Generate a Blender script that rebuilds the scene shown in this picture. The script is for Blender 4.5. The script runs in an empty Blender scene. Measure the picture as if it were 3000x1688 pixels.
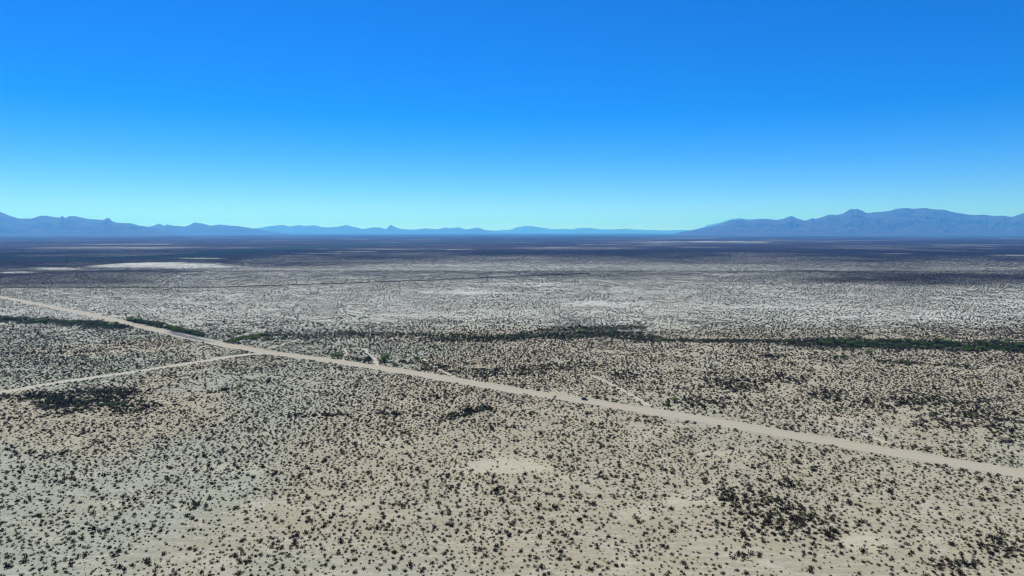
import bpy, bmesh, math, random
import numpy as np
from mathutils import Vector, Matrix

random.seed(7)
RNG = np.random.default_rng(11)
S = bpy.context.scene
COL = S.collection

# ------------------------------------------------------------------ camera
CAM_H = 130.0                      # drone height over the plain (m)
F_PX, W_PX, H_PX, HORIZON = 2000.0, 3000.0, 1688.0, 680.0
PITCH = math.atan((H_PX / 2 - HORIZON) / F_PX)
cam_d = bpy.data.cameras.new('camera')
cam_d.sensor_width = 36.0
cam_d.lens = 36.0 * F_PX / W_PX
cam_d.clip_start, cam_d.clip_end = 1.0, 250000.0
cam = bpy.data.objects.new('camera', cam_d)
COL.objects.link(cam)
cam.location = (0, 0, CAM_H)
cam.rotation_euler = (math.pi / 2 - PITCH, 0, 0)
S.camera = cam

# ------------------------------------------------------------------ sky and sun
SUN_EL, SUN_AZ = math.radians(56), math.radians(-28)      # azimuth from +Y (view direction), negative = left
world = bpy.data.worlds.new('World')
S.world = world
world.use_nodes = True
wn = world.node_tree
wn.nodes.clear()
sky = wn.nodes.new('ShaderNodeTexSky')
sky.sky_type = 'NISHITA'
sky.sun_disc = False
sky.sun_elevation = SUN_EL
sky.sun_rotation = SUN_AZ
sky.altitude = 900
sky.air_density, sky.dust_density, sky.ozone_density = 0.75, 0.0, 10.0
hs = wn.nodes.new('ShaderNodeHueSaturation')
hs.inputs['Saturation'].default_value = 1.29
hs.inputs['Hue'].default_value = 0.510
hs.inputs['Value'].default_value = 1.0
bg = wn.nodes.new('ShaderNodeBackground')
bg.inputs['Strength'].default_value = 0.115
wo = wn.nodes.new('ShaderNodeOutputWorld')
wn.links.new(sky.outputs['Color'], hs.inputs['Color'])
wn.links.new(hs.outputs['Color'], bg.inputs['Color'])
wn.links.new(bg.outputs['Background'], wo.inputs['Surface'])

sun_d = bpy.data.lights.new('sun', 'SUN')
sun_d.energy, sun_d.angle, sun_d.color = 5.0, math.radians(0.53), (1.0, 0.96, 0.90)
sun = bpy.data.objects.new('sun', sun_d)
COL.objects.link(sun)
sdir = Vector((math.sin(SUN_AZ) * math.cos(SUN_EL), math.cos(SUN_AZ) * math.cos(SUN_EL), math.sin(SUN_EL)))
sun.rotation_euler = sdir.to_track_quat('Z', 'Y').to_euler()
sun.location = (0, 0, 400)

vs = S.view_settings
vs.view_transform, vs.look, vs.exposure, vs.gamma = 'Standard', 'None', 0.35, 1.0
S.render.engine = 'CYCLES'
S.cycles.use_denoising = True
S.cycles.denoiser = 'OPENIMAGEDENOISE'
S.cycles.denoising_input_passes = 'RGB_ALBEDO_NORMAL'
S.cycles.denoising_prefilter = 'ACCURATE'
S.cycles.use_adaptive_sampling = False
S.cycles.pixel_filter_type = 'BLACKMAN_HARRIS'
S.cycles.filter_width = 1.2
S.cycles.volume_bounces = 1
S.cycles.max_bounces = 4
S.cycles.diffuse_bounces = 2
S.cycles.transparent_max_bounces = 8

HAZE_DENSITY = 3.5e-5
HAZE_COLOR = (0.09, 0.38, 1.0)

# ------------------------------------------------------------------ helpers
def gp(px, py, z=0.0):
    """ground point (x, y) under a photo pixel"""
    cx, cy = (px - W_PX / 2) / F_PX, -(py - H_PX / 2) / F_PX
    dy = math.cos(PITCH) + cy * math.sin(PITCH)
    dz = -math.sin(PITCH) + cy * math.cos(PITCH)
    t = (z - CAM_H) / dz
    return (cx * t, dy * t)

def at_plane(px, py, Y):
    """point over the vertical plane y = Y in the direction of a photo pixel"""
    cx, cy = (px - W_PX / 2) / F_PX, -(py - H_PX / 2) / F_PX
    dy = math.cos(PITCH) + cy * math.sin(PITCH)
    dz = -math.sin(PITCH) + cy * math.cos(PITCH)
    t = Y / dy
    return (cx * t, CAM_H + dz * t)

def hash2(ix, iy, seed):
    h = (ix.astype(np.int64) * 374761393 + iy.astype(np.int64) * 668265263 + seed * 982451653) & 0xffffffff
    h = ((h ^ (h >> 13)) * 1274126177) & 0xffffffff
    h = ((h ^ (h >> 16)) * 2246822519) & 0xffffffff
    return ((h ^ (h >> 15)) & 0xffffff) / float(0xffffff)

def vnoise(x, y, seed=0):
    ix, iy = np.floor(x), np.floor(y)
    fx, fy = x - ix, y - iy
    fx, fy = fx * fx * (3 - 2 * fx), fy * fy * (3 - 2 * fy)
    a, b = hash2(ix, iy, seed), hash2(ix + 1, iy, seed)
    c, d = hash2(ix, iy + 1, seed), hash2(ix + 1, iy + 1, seed)
    return (a * (1 - fx) + b * fx) * (1 - fy) + (c * (1 - fx) + d * fx) * fy

def fbm(x, y, lam, octv=4, seed=0, gain=0.5):
    s, amp, tot = 0.0, 1.0, 0.0
    for o in range(octv):
        s = s + amp * vnoise(x / lam + 17.3 * o, y / lam - 9.1 * o, seed + o)
        tot += amp
        amp *= gain
        lam /= 2.03
    return s / tot

def sstep(a, b, x):
    t = np.clip((x - a) / (b - a), 0, 1)
    return t * t * (3 - 2 * t)

def poly_dist(x, y, pts):
    """distance and signed side to a polyline"""
    best = np.full(np.shape(x), 1e9)
    for (ax, ay), (bx_, by_) in zip(pts[:-1], pts[1:]):
        dx, dy = bx_ - ax, by_ - ay
        t = np.clip(((x - ax) * dx + (y - ay) * dy) / (dx * dx + dy * dy), 0, 1)
        best = np.minimum(best, np.hypot(x - ax - t * dx, y - ay - t * dy))
    return best

def ground_z(x, y):
    return 0.7 * (fbm(x, y, 160.0, 2, 91) - 0.5)

def catmull(pts, step):
    out = []
    P = [np.array(p, float) for p in pts]
    P = [2 * P[0] - P[1]] + P + [2 * P[-1] - P[-2]]
    for i in range(1, len(P) - 2):
        n = max(1, int(np.linalg.norm(P[i + 1] - P[i]) / step))
        for k in range(n):
            t = k / n
            out.append(0.5 * ((2 * P[i]) + (P[i + 1] - P[i - 1]) * t + (2 * P[i - 1] - 5 * P[i] + 4 * P[i + 1] - P[i + 2]) * t * t
                              + (3 * P[i] - P[i - 1] - 3 * P[i + 1] + P[i + 2]) * t ** 3))
    out.append(P[-2])
    out = np.array(out)
    L = np.concatenate([[0], np.cumsum(np.linalg.norm(np.diff(out, axis=0), axis=1))])
    q = np.linspace(0, L[-1], max(2, int(L[-1] / step)))
    return np.stack([np.interp(q, L, out[:, 0]), np.interp(q, L, out[:, 1])], -1)

def mesh_obj(name, verts, faces, mat, parent=None, smooth=False):
    me = bpy.data.meshes.new(name)
    me.from_pydata([tuple(v) for v in verts], [], faces)
    if smooth:
        me.polygons.foreach_set('use_smooth', [True] * len(me.polygons))
    if mat is not None:
        me.materials.append(mat)
    o = bpy.data.objects.new(name, me)
    COL.objects.link(o)
    if parent is not None:
        o.parent = parent
    return o

def bm_obj(name, bm, mat, parent=None, smooth=False):
    me = bpy.data.meshes.new(name)
    bm.to_mesh(me)
    bm.free()
    if smooth:
        me.polygons.foreach_set('use_smooth', [True] * len(me.polygons))
    me.materials.append(mat)
    o = bpy.data.objects.new(name, me)
    COL.objects.link(o)
    if parent is not None:
        o.parent = parent
    return o

def empty(name, loc, rz=0.0):
    o = bpy.data.objects.new(name, None)
    o.location = loc
    o.rotation_euler = (0, 0, rz)
    o.empty_display_size = 1.0
    COL.objects.link(o)
    return o

def tag(o, label=None, cat=None, group=None, kind=None):
    if label: o['label'] = label
    if cat: o['category'] = cat
    if group: o['group'] = group
    if kind: o['kind'] = kind
    return o

def add_attr(me, name, vals):
    a = me.attributes.new(name, 'FLOAT', 'POINT')
    a.data.foreach_set('value', np.asarray(vals, np.float32))

# ------------------------------------------------------------------ materials
class NT:
    def __init__(self, name):
        self.m = bpy.data.materials.new(name)
        self.m.use_nodes = True
        self.t = self.m.node_tree
        self.t.nodes.clear()
        self.out = self.t.nodes.new('ShaderNodeOutputMaterial')
    def n(self, typ, **kw):
        nd = self.t.nodes.new(typ)
        for k, v in kw.items():
            setattr(nd, k, v)
        return nd
    def l(self, a, b):
        self.t.links.new(a, b)
    def attr(self, name):
        nd = self.n('ShaderNodeAttribute')
        nd.attribute_name = name
        return nd.outputs['Fac']
    def noise(self, vec, scale, detail=4.0, rough=0.55):
        nd = self.n('ShaderNodeTexNoise')
        nd.inputs['Scale'].default_value = scale
        nd.inputs['Detail'].default_value = detail
        nd.inputs['Roughness'].default_value = rough
        self.l(vec, nd.inputs['Vector'])
        return nd.outputs['Fac']
    def ramp(self, fac, a, b):
        nd = self.n('ShaderNodeMapRange')
        nd.inputs['From Min'].default_value = a
        nd.inputs['From Max'].default_value = b
        self.l(fac, nd.inputs['Value'])
        return nd.outputs['Result']
    def math(self, op, a, b):
        nd = self.n('ShaderNodeMath', operation=op)
        for i, v in enumerate((a, b)):
            if isinstance(v, (int, float)): nd.inputs[i].default_value = v
            else: self.l(v, nd.inputs[i])
        return nd.outputs[0]
    def mix(self, fac, a, b, mode='MIX'):
        nd = self.n('ShaderNodeMix', data_type='RGBA', blend_type=mode)
        for sock, v in ((nd.inputs[0], fac), (nd.inputs[6], a), (nd.inputs[7], b)):
            if isinstance(v, (int, float)): sock.default_value = v
            elif isinstance(v, tuple): sock.default_value = (*v, 1.0)
            else: self.l(v, sock)
        return nd.outputs[2]
    def finish(self, col, rough=0.95, spec=0.1, bump=None, bstr=0.3, bdist=0.1, **kw):
        b = self.n('ShaderNodeBsdfPrincipled')
        if isinstance(col, tuple): b.inputs['Base Color'].default_value = (*col, 1)
        else: self.l(col, b.inputs['Base Color'])
        b.inputs['Roughness'].default_value = rough
        b.inputs['Specular IOR Level'].default_value = spec
        for k, v in kw.items():
            b.inputs[k].default_value = v
        if bump is not None:
            bp = self.n('ShaderNodeBump')
            bp.inputs['Strength'].default_value = bstr
            bp.inputs['Distance'].default_value = bdist
            self.l(bump, bp.inputs['Height'])
            self.l(bp.outputs[0], b.inputs['Normal'])
        self.l(b.outputs[0], self.out.inputs['Surface'])
        return self.m

def plain(name, col, rough=0.6, spec=0.3, metallic=0.0):
    t = NT(name)
    geo = t.n('ShaderNodeTexCoord')
    nz = t.noise(geo.outputs['Object'], 3.0, 3)
    c = t.mix(t.ramp(nz, 0.3, 0.7), tuple(v * 0.85 for v in col), tuple(min(1, v * 1.1) for v in col))
    return t.finish(c, rough, spec, Metallic=metallic)

def ground_material():
    t = NT('desert_soil')
    co = t.n('ShaderNodeTexCoord').outputs['Object']
    soil, pale, cover, green = t.attr('soil'), t.attr('pale'), t.attr('cover'), t.attr('green')
    c = t.mix(soil, (0.240, 0.262, 0.206), (0.286, 0.258, 0.180))
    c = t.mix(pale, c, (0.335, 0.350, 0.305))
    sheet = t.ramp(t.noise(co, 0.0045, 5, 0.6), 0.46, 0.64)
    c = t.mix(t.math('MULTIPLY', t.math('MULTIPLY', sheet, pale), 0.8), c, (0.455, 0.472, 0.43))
    c = t.mix(t.attr('cream'), c, (0.42, 0.375, 0.272))
    # dust sheets, crust patches, little drainage lines and litter
    n1 = t.ramp(t.noise(co, 0.030, 6, 0.62), 0.34, 0.66)
    c = t.mix(t.math('MULTIPLY', n1, 0.75), c, t.mix(0.45, c, (0.185, 0.168, 0.122)))
    n4 = t.ramp(t.noise(co, 0.055, 5, 0.6), 0.56, 0.66)
    c = t.mix(t.math('MULTIPLY', n4, 0.5), c, (0.37, 0.345, 0.27))
    mp = t.n('ShaderNodeMapping')
    mp.inputs['Rotation'].default_value = (0, 0, 0.5)
    mp.inputs['Scale'].default_value = (0.02, 0.16, 1.0)
    t.l(co, mp.inputs['Vector'])
    dr = t.n('ShaderNodeMath', operation='ABSOLUTE')
    t.l(t.math('SUBTRACT', t.noise(mp.outputs[0], 1.0, 4, 0.6), 0.5), dr.inputs[0])
    c = t.mix(t.math('MULTIPLY', t.ramp(dr.outputs[0], 0.035, 0.0), 0.55), c, (0.37, 0.35, 0.285))
    n2 = t.ramp(t.noise(co, 0.45, 5, 0.65), 0.47, 0.68)
    c = t.mix(t.math('MULTIPLY', n2, 0.45), c, (0.150, 0.142, 0.100))
    n3 = t.ramp(t.noise(co, 1.7, 4, 0.65), 0.54, 0.70)
    c = t.mix(t.math('MULTIPLY', n3, 0.5), c, (0.095, 0.088, 0.060))
    # shrub canopy where the plants are too far off to be told apart
    f1 = t.ramp(t.noise(co, 0.02, 4, 0.7), 0.3, 0.7)
    can = t.mix(f1, (0.011, 0.007, 0.006), (0.027, 0.019, 0.015))  # dark tones include the scrub's self-shadow, put into the canopy colour
    can = t.mix(green, can, (0.010, 0.024, 0.010))
    fr = t.ramp(t.noise(co, 0.013, 5, 0.75), 0.25, 0.75)
    fac = t.math('ADD', cover, t.math('MULTIPLY', t.math('SUBTRACT', fr, 0.5), 0.55))
    fac = t.math('MULTIPLY', t.ramp(fac, 0.05, 0.88), t.ramp(cover, 0.0, 0.5))
    c = t.mix(fac, c, can)
    return t.finish(c, 0.98, 0.05, bump=t.noise(co, 0.8, 4), bstr=0.35, bdist=0.25)

def road_material(name, base, tan, patch):
    """patch: (u0, u1) metres along the road where a dark old surface shows through the dirt"""
    t = NT(name)
    u, v = t.attr('u'), t.attr('v')
    co = t.n('ShaderNodeTexCoord').outputs['Object']
    cb = t.n('ShaderNodeCombineXYZ')
    t.l(t.math('MULTIPLY', u, 0.012), cb.inputs[0])
    t.l(t.math('MULTIPLY', v, 0.55), cb.inputs[1])
    streak = t.ramp(t.noise(cb.outputs[0], 1.0, 5, 0.6), 0.3, 0.7)
    c = t.mix(streak, base, tan)
    n = t.ramp(t.noise(co, 0.03, 4), 0.35, 0.7)
    c = t.mix(t.math('MULTIPLY', n, 0.45), c, (0.33, 0.27, 0.18))
    # wheel tracks packed a little greyer
    s = t.n('ShaderNodeMath', operation='SINE')
    t.l(t.math('MULTIPLY', v, 1.75), s.inputs[0])
    c = t.mix(t.math('MULTIPLY', t.ramp(s.outputs[0], 0.2, 1.0), 0.38), c, (0.25, 0.24, 0.215))
    # loose windrow at the edges, lighter
    av = t.n('ShaderNodeMath', operation='ABSOLUTE')
    t.l(v, av.inputs[0])
    c = t.mix(t.math('MULTIPLY', t.ramp(av.outputs[0], 5.6, 7.4), 0.6 if patch else 0.0), c, (0.37, 0.335, 0.275))
    if patch:
        w0 = t.math('ADD', u, t.math('MULTIPLY', t.math('SUBTRACT', t.noise(co, 0.15, 3), 0.5), 30.0))
        m = t.math('MULTIPLY', t.ramp(w0, patch[0], patch[0] + 30), t.ramp(w0, patch[1], patch[1] - 45))
        m = t.math('MULTIPLY', m, t.ramp(av.outputs[0], 5.8, 2.6))
        c = t.mix(t.math('MULTIPLY', m, 0.9), c, (0.075, 0.086, 0.098))
    return t.finish(c, 0.95, 0.08, bump=streak, bstr=0.3, bdist=0.1)

def leaf_material(name, a, b, c2, through=0.06):
    t = NT(name)
    rnd = t.n('ShaderNodeObjectInfo').outputs['Random']
    co = t.n('ShaderNodeTexCoord').outputs['Object']
    k = t.ramp(t.noise(co, 2.6, 3), 0.3, 0.7)
    c = t.mix(t.ramp(rnd, 0.0, 0.8), a, b)
    c = t.mix(t.math('MULTIPLY', k, 0.6), c, c2)
    t.finish(c, 0.85, 0.12)
    bs = [n for n in t.t.nodes if n.type == 'BSDF_PRINCIPLED'][0]
    tr = t.n('ShaderNodeBsdfTranslucent')
    t.l(t.mix(1.0, c, (1.9, 1.9, 1.6), 'MULTIPLY'), tr.inputs['Color'])
    mx = t.n('ShaderNodeMixShader')
    mx.inputs[0].default_value = through
    t.l(bs.outputs[0], mx.inputs[1]); t.l(tr.outputs[0], mx.inputs[2])
    t.l(mx.outputs[0], t.out.inputs['Surface'])
    return t.m

M_GROUND = ground_material()
M_BUSH = leaf_material('creosote_leaf', (0.016, 0.012, 0.006), (0.082, 0.070, 0.030), (0.042, 0.031, 0.015))
M_GREY = leaf_material('grey_saltbush_leaf', (0.032, 0.038, 0.044), (0.050, 0.056, 0.060), (0.026, 0.031, 0.034))
M_DRY = leaf_material('dry_twig', (0.20, 0.175, 0.13), (0.26, 0.22, 0.15), (0.13, 0.11, 0.08))
M_GREEN = leaf_material('mesquite_leaf', (0.034, 0.072, 0.010), (0.056, 0.098, 0.014), (0.070, 0.115, 0.016), 0.5)
M_DARKG = leaf_material('dark_wash_leaf', (0.024, 0.046, 0.010), (0.040, 0.068, 0.014), (0.048, 0.078, 0.016), 0.4)
M_BARK = plain('bark', (0.09, 0.07, 0.05), 0.9, 0.1)

# ------------------------------------------------------------------ map of the place (world metres)
def line(*pp):
    return [gp(*p) for p in pp]

ROAD = line((0, 871), (175, 904), (385, 950), (606, 1000), (770, 1031), (990, 1060), (1258, 1101), (1515, 1146), (1713, 1175),
            (1980, 1217), (2213, 1257), (2446, 1297), (2680, 1336), (3000, 1390))
d0 = np.array(ROAD[0]) - np.array(ROAD[1]); d0 /= np.linalg.norm(d0)
d1 = np.array(ROAD[-1]) - np.array(ROAD[-2]); d1 /= np.linalg.norm(d1)
ROAD = [tuple(np.array(ROAD[0]) + d0 * k) for k in (1500, 800, 300, 120)] + ROAD + [tuple(np.array(ROAD[-1]) + d1 * k) for k in (50, 130, 280, 500)]
SIDE = line((-60, 1160), (0, 1150), (39, 1145), (155, 1124), (388, 1091), (582, 1061), (718, 1040), (790, 1036))
e0 = np.array(SIDE[0]) - np.array(SIDE[1]); e0 /= np.linalg.norm(e0)
SIDE = [tuple(np.array(SIDE[0]) + np.array((-0.6, -0.8)) * 500), SIDE[0]] + SIDE[2:]
TRACKS = [line((640, 1003), (690, 988), (745, 972), (790, 962)),
          line((788, 1022), (840, 1006), (880, 994)),
          line((1012, 1068), (1006, 1050), (1016, 1036), (1010, 1022)),
          line((1106, 1080), (1098, 1055), (1078, 1035), (1066, 1022)),
          line((1330, 1105), (1290, 1085), (1250, 1060), (1235, 1048)),
          line((1903, 1190), (1860, 1165), (1780, 1120), (1731, 1100)),
          line((2608, 1302), (2560, 1282), (2470, 1254), (2404, 1238)),
          line((230, 1024), (300, 1018), (400, 1015)), ]
TRACK_W = [2.8, 2.2, 2.0, 2.8, 2.2, 2.6, 2.8, 2.2]

# bands and patches of dense growth: (polyline px, half width m, strength)
BANDS = [
    (line((-200, 930), (0, 934), (150, 944), (290, 954), (372, 958)), 26, 1.0),
    (line((375, 940), (450, 952), (520, 966), (590, 984)), 9, 1.0),
    (line((660, 1002), (720, 992), (780, 984)), 10, 0.8),
    (line((780, 990), (1000, 984), (1200, 984), (1360, 990)), 34, 0.42),
    (line((1000, 978), (1180, 982), (1330, 984)), 20, 0.62),
    (line((1340, 994), (1500, 988), (1640, 985), (1740, 978), (1830, 984), (1900, 995)), 27, 0.85),
    (line((1600, 968), (1700, 962), (1850, 960)), 22, 0.6),
    (line((1880, 996), (2060, 999), (2200, 1000), (2350, 1002)), 13, 1.0),
    (line((2360, 1006), (2480, 1007), (2650, 1009), (3000, 1018), (3300, 1024)), 38, 1.0),
    (line((2580, 1060), (2700, 1066), (2830, 1078)), 8, 0.7),
    (line((2240, 1045), (2300, 1042)), 8, 0.7),
    (line((0, 1036), (150, 1035), (280, 1031), (390, 1018)), 5, 0.5),
    (line((1280, 1082), (1420, 1090), (1520, 1082), (1700, 1068)), 16, 0.5),
    (line((1420, 1100), (1560, 1096)), 12, 0.45),
    (line((1000, 1050), (1120, 1062), (1240, 1066), (1360, 1090)), 14, 0.5),
    (line((620, 1152), (720, 1130), (830, 1112)), 4, 0.6),
    (line((850, 1219), (1005, 1216)), 5, 0.95),
    (line((1075, 1218), (1165, 1212)), 5, 0.95),
    (line((1320, 1222), (1380, 1206), (1430, 1196)), 7, 0.95),
    (line((380, 1252), (425, 1249)), 2.5, 1.0),
    (line((0, 842), (650, 842), (1260, 821), (1720, 801)), 16, 0.55),
    (line((900, 772), (1400, 770), (2200, 765)), 22, 0.5),
    (line((1250, 1170), (1300, 1162)), 8, 0.4),
]
# ellipses: (px, py, half width px, half height px, strength)
PATCHES = [
    (230, 1172, 210, 40, 0.72), (330, 1190, 140, 26, 0.6), (1830, 1100, 45, 12, 0.6), (2180, 1130, 130, 34, 0.45),
    (2300, 1110, 60, 20, 0.4), (2430, 1160, 70, 22, 0.45), (2700, 1180, 200, 24, 0.45), (2860, 1230, 160, 40, 0.4),
    (2080, 1180, 120, 26, 0.4), (2160, 1452, 90, 30, 0.75), (2240, 1488, 110, 36, 0.8), (2290, 1525, 150, 46, 0.85), (2200, 1560, 90, 36, 0.5),
    (2390, 1550, 110, 42, 0.7), (2300, 1415, 22, 14, 0.8), (2350, 1432, 45, 14, 0.6), (2180, 1630, 30, 14, 0.7),
    (1460, 1442, 44, 12, 0.9), (1600, 1482, 60, 16, 0.65), (1770, 1395, 34, 14, 0.55), (1650, 1640, 40, 14, 0.4),
    (1500, 1250, 30, 8, 0.6), (1170, 1270, 60, 12, 0.45), (2020, 1290, 34, 12, 0.7), (600, 1480, 22, 8, 0.7),
    (2960, 1270, 60, 30, 0.6), (250, 1560, 60, 16, 0.35), (100, 1330, 120, 14, 0.35), (2940, 1600, 140, 40, 0.7), (2830, 1660, 110, 26, 0.6),
    (2580, 1620, 60, 26, 0.35), (1500, 1620, 90, 24, 0.25), (1150, 1540, 90, 24, 0.25),
]
GREYS = [(1555, 1434, 36, 9), (2030, 1461, 34, 6), (2262, 1512, 36, 12), (215, 1185, 70, 12), (150, 1195, 60, 8), (290, 1145, 60, 8),
         (2640, 1183, 34, 8), (2900, 1170, 40, 8), (2820, 1245, 52, 4), (2300, 1400, 12, 8), (2160, 1625, 14, 8), (2970, 1235, 16, 6),
         (1470, 1247, 14, 5), (2700, 1235, 26, 5), (2790, 1068, 30, 4), (1900, 1172, 18, 5)]
# bare ground: (px, py, hw, hh, strength)
BARE = [
    (490, 779, 170, 9, 1), (165, 789, 90, 5, 1), (50, 798, 60, 2.5, 0.9), (590, 757, 45, 1.4, 0.9), (2040, 709, 230, 2.6, 0.6), (2030, 697, 100, 0.8, 0.4),
    (2800, 718, 115, 0.9, 0.75), (2050, 724.5, 70, 0.7, 0.5), (1110, 730, 130, 2.0, 0.6), (1030, 737, 50, 1.2, 0.9), (855, 750, 60, 1.6, 0.9), (905, 742, 65, 1.1, 0.9),
    (1330, 731, 45, 1.0, 0.8), (1650, 726, 60, 0.9, 0.5), (1780, 717, 90, 0.8, 0.5), (2950, 748, 60, 2.2, 0.7), (2640, 743, 35, 1.0, 0.7),
    (2920, 689.5, 80, 0.5, 0.5), (2600, 690.5, 90, 0.5, 0.5), (1200, 742, 50, 0.9, 0.7), (400, 716, 150, 1.2, 0.4), (330, 724, 300, 1.6, 0.35), (150, 738, 160, 1.6, 0.35),
    (600, 733, 160, 1.2, 0.35), (1420, 858, 150, 7, 0.85), (1740, 890, 110, 8, 0.8), (2500, 862, 90, 8, 0.6), (1180, 925, 120, 5, 0.6), (780, 908, 60, 5, 0.7),
    (1550, 836, 160, 6, 0.5), (2350, 918, 50, 5, 0.7), (1900, 850, 200, 10, 0.4), (2100, 780, 300, 5, 0.5), (1500, 778, 400, 6, 0.4),
    (1480, 1372, 170, 26, 0.75), (1640, 1402, 110, 16, 0.65), (2040, 1466, 90, 14, 0.7), (2560, 1590, 80, 30, 0.65), (2700, 1510, 90, 20, 0.4), (2680, 1325, 30, 10, 0.5), (2560, 1185, 80, 8, 0.5), (1850, 1510, 60, 24, 0.5),
    (650, 1370, 150, 18, 0.35), (1000, 1680, 160, 20, 0.3), (320, 1480, 120, 18, 0.3), (1200, 1180, 60, 8, 0.5), (2080, 1330, 80, 14, 0.35), (2780, 1320, 60, 12, 0.4),
    (2500, 1225, 90, 10, 0.45), (1650, 1150, 80, 8, 0.3),
]
def world_ellipse(e):
    cx, cy = gp(e[0], e[1])
    _, y1 = gp(e[0], e[1] - e[3])
    _, y0 = gp(e[0], e[1] + e[3])
    return cx, (y0 + y1) / 2, e[2] / F_PX * cy, max((y1 - y0) / 2, 1.0), cx / cy
PATCH_W = [(*world_ellipse(e), e[4]) for e in PATCHES]
GREY_W = [world_ellipse(e) for e in GREYS]
BARE_W = [(*world_ellipse((e[0], e[1], e[2] * (1.25 if e[1] < 770 else 1), e[3] * (0.75 if e[1] < 760 else 1))), e[4]) for e in BARE]
def in_ellipse(x, y, e, ragged):
    cx, cy, a, b, sk = e[:5]
    xx = x - cx - (y - cy) * sk
    q = np.sqrt((xx / a) ** 2 + ((y - cy) / b) ** 2) + ragged
    return 1 - sstep(0.45, 1.3, q)

def near_ellipse(x, y, e):
    return np.where(np.abs(y - e[1]) < 2.2 * e[3])[0]

def y_of(D):                       # photo row in which ground at depth D lies
    return HORIZON + F_PX * CAM_H / D

def land(x, y):
    """shrub density per m2, size factor, green share and soil tone at world points"""
    D = np.maximum(y, 60.0)
    row = y_of(D)
    col = 1500 + 2000 * x / D
    rag = 0.8 * (fbm(x, y, 35.0, 4, 5) - 0.5)
    ragl = 1.0 * (fbm(x, y, 260.0, 4, 6) - 0.5)
    n = np.interp(D, [150, 280, 420, 520, 820, 930, 1040, 1600, 2400, 3400, 6000], [.092, .092, .102, .138, .138, .106, .078, .064, .056, .05, .05])
    size = np.interp(D, [150, 420, 560, 900, 1020, 1600, 3000], [0.87, 0.90, 0.96, 0.95, 0.82, 0.88, 1.0])
    # stony brown rise on both sides of the road right of the side road, denser
    n = n * (0.8 + 0.5 * sstep(0.4, 0.65, fbm(x, y, 110.0, 3, 21)))
    mid = sstep(0.42, 0.62, fbm(x, y, 420.0, 4, 33) + 0.0) * sstep(1500, 2600, D)
    n = n * (1 + 1.3 * mid)
    # right of the picture dark shrubland, at mid distance
    n = n * (1 + 3.4 * np.exp(-((row - 815 + 40 * ragl) / 24) ** 2) * sstep(2000, 2500, col + 400 * ragl))
    n = n * (1 + 1.5 * np.exp(-((row - 825) / 26) ** 2) * sstep(700, 300, col + 200 * ragl))
    n = n * (1 + 0.20 * sstep(0.0, -0.5, x / D) * sstep(520, 420, D))
    n = n * (1 + 0.30 * np.exp(-((D - 560) / 90.0) ** 2) * sstep(-0.45, -0.25, x / D) * sstep(0.30, 0.10, x / D))
    clump = fbm(x, y, 16.0, 3, 41)
    n = n * (0.62 + 0.76 * sstep(0.28, 0.72, clump))
    cl2 = fbm(x, y, 38.0, 3, 43)
    n = n * (0.74 + 0.55 * sstep(0.30, 0.66, cl2))
    dens = np.zeros_like(D)
    green = np.zeros_like(D)
    for pts, hw, st in BANDS:
        ax_, ay_ = [p[0] for p in pts], [p[1] for p in pts]
        q = np.where((x > min(ax_) - 3 * hw) & (x < max(ax_) + 3 * hw) & (y > min(ay_) - 3 * hw) & (y < max(ay_) + 3 * hw))[0]
        d = poly_dist(x[q], y[q], pts) / hw + 1.1 * rag[q]
        dens[q] = np.maximum(dens[q], (1 - sstep(0.35, 1.45, d)) * st)
    for e in PATCH_W:
        q = near_ellipse(x, y, e)
        dens[q] = np.maximum(dens[q], in_ellipse(x[q], y[q], e, 1.3 * rag[q]) * e[5])
    n = n * (1 + 0.5 * dens)
    size = size * (1 + 0.45 * dens)
    bare = np.zeros_like(D)
    for e in BARE_W:
        q = near_ellipse(x, y, e)
        r = rag[q] if e[1] < 1300 else ragl[q]
        bare[q] = np.maximum(bare[q], in_ellipse(x[q], y[q], e, 2.0 * r) * e[5])
    n = n * (1 - 0.93 * bare)
    warm = sstep(0.38, 0.62, fbm(x, y, 150.0, 3, 61) + 0.30 * sstep(-0.35, 0.5, x / D) - 0.10)
    warm = np.maximum(warm, 0.9 * np.exp(-((D - 560) / 110.0) ** 2) * sstep(-0.45, -0.1, x / D))
    warm = warm * (1 - 0.85 * sstep(880, 1050, D))
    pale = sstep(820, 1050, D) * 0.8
    return n, size, dens, bare, warm, pale, ragl, row, col

# ------------------------------------------------------------------ ground sheet, one mesh out to the horizon
NC, NR = 520, 430
inner = np.linspace(-52, 52, NC)
outer = np.linspace(52, 308, 66)[1:-1]
ang = np.radians(np.concatenate([inner, outer]))
rad = np.concatenate([[40, 90, 140], np.geomspace(185, 7000, NR), np.geomspace(7000, 86000, 100)[1:]])
A, R = np.meshgrid(ang, rad)
GX, GY = (R * np.sin(A)).ravel(), (R * np.cos(A)).ravel()
GZ = ground_z(GX, GY) * sstep(20000, 3000, np.hypot(GX, GY))
na, nr = len(ang), len(rad)
i0 = (np.arange(nr - 1)[:, None] * na + np.arange(na)[None, :])
j1 = (np.arange(na) + 1) % na
i1 = (np.arange(nr - 1)[:, None] * na + j1[None, :])
quads = np.stack([i0, i0 + na, i1 + na, i1], -1).reshape(-1, 4)
centre = len(GX)
verts = np.concatenate([np.stack([GX, GY, GZ], -1), [[0, 0, 0]]])
tris = np.stack([np.arange(na), j1, np.full(na, centre)], -1)
me = bpy.data.meshes.new('ground')
me.from_pydata(verts.tolist(), [], quads[:, ::-1].tolist() + tris[:, ::-1].tolist())
me.polygons.foreach_set('use_smooth', [True] * len(me.polygons))
vx, vy = verts[:, 0], verts[:, 1]
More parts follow.
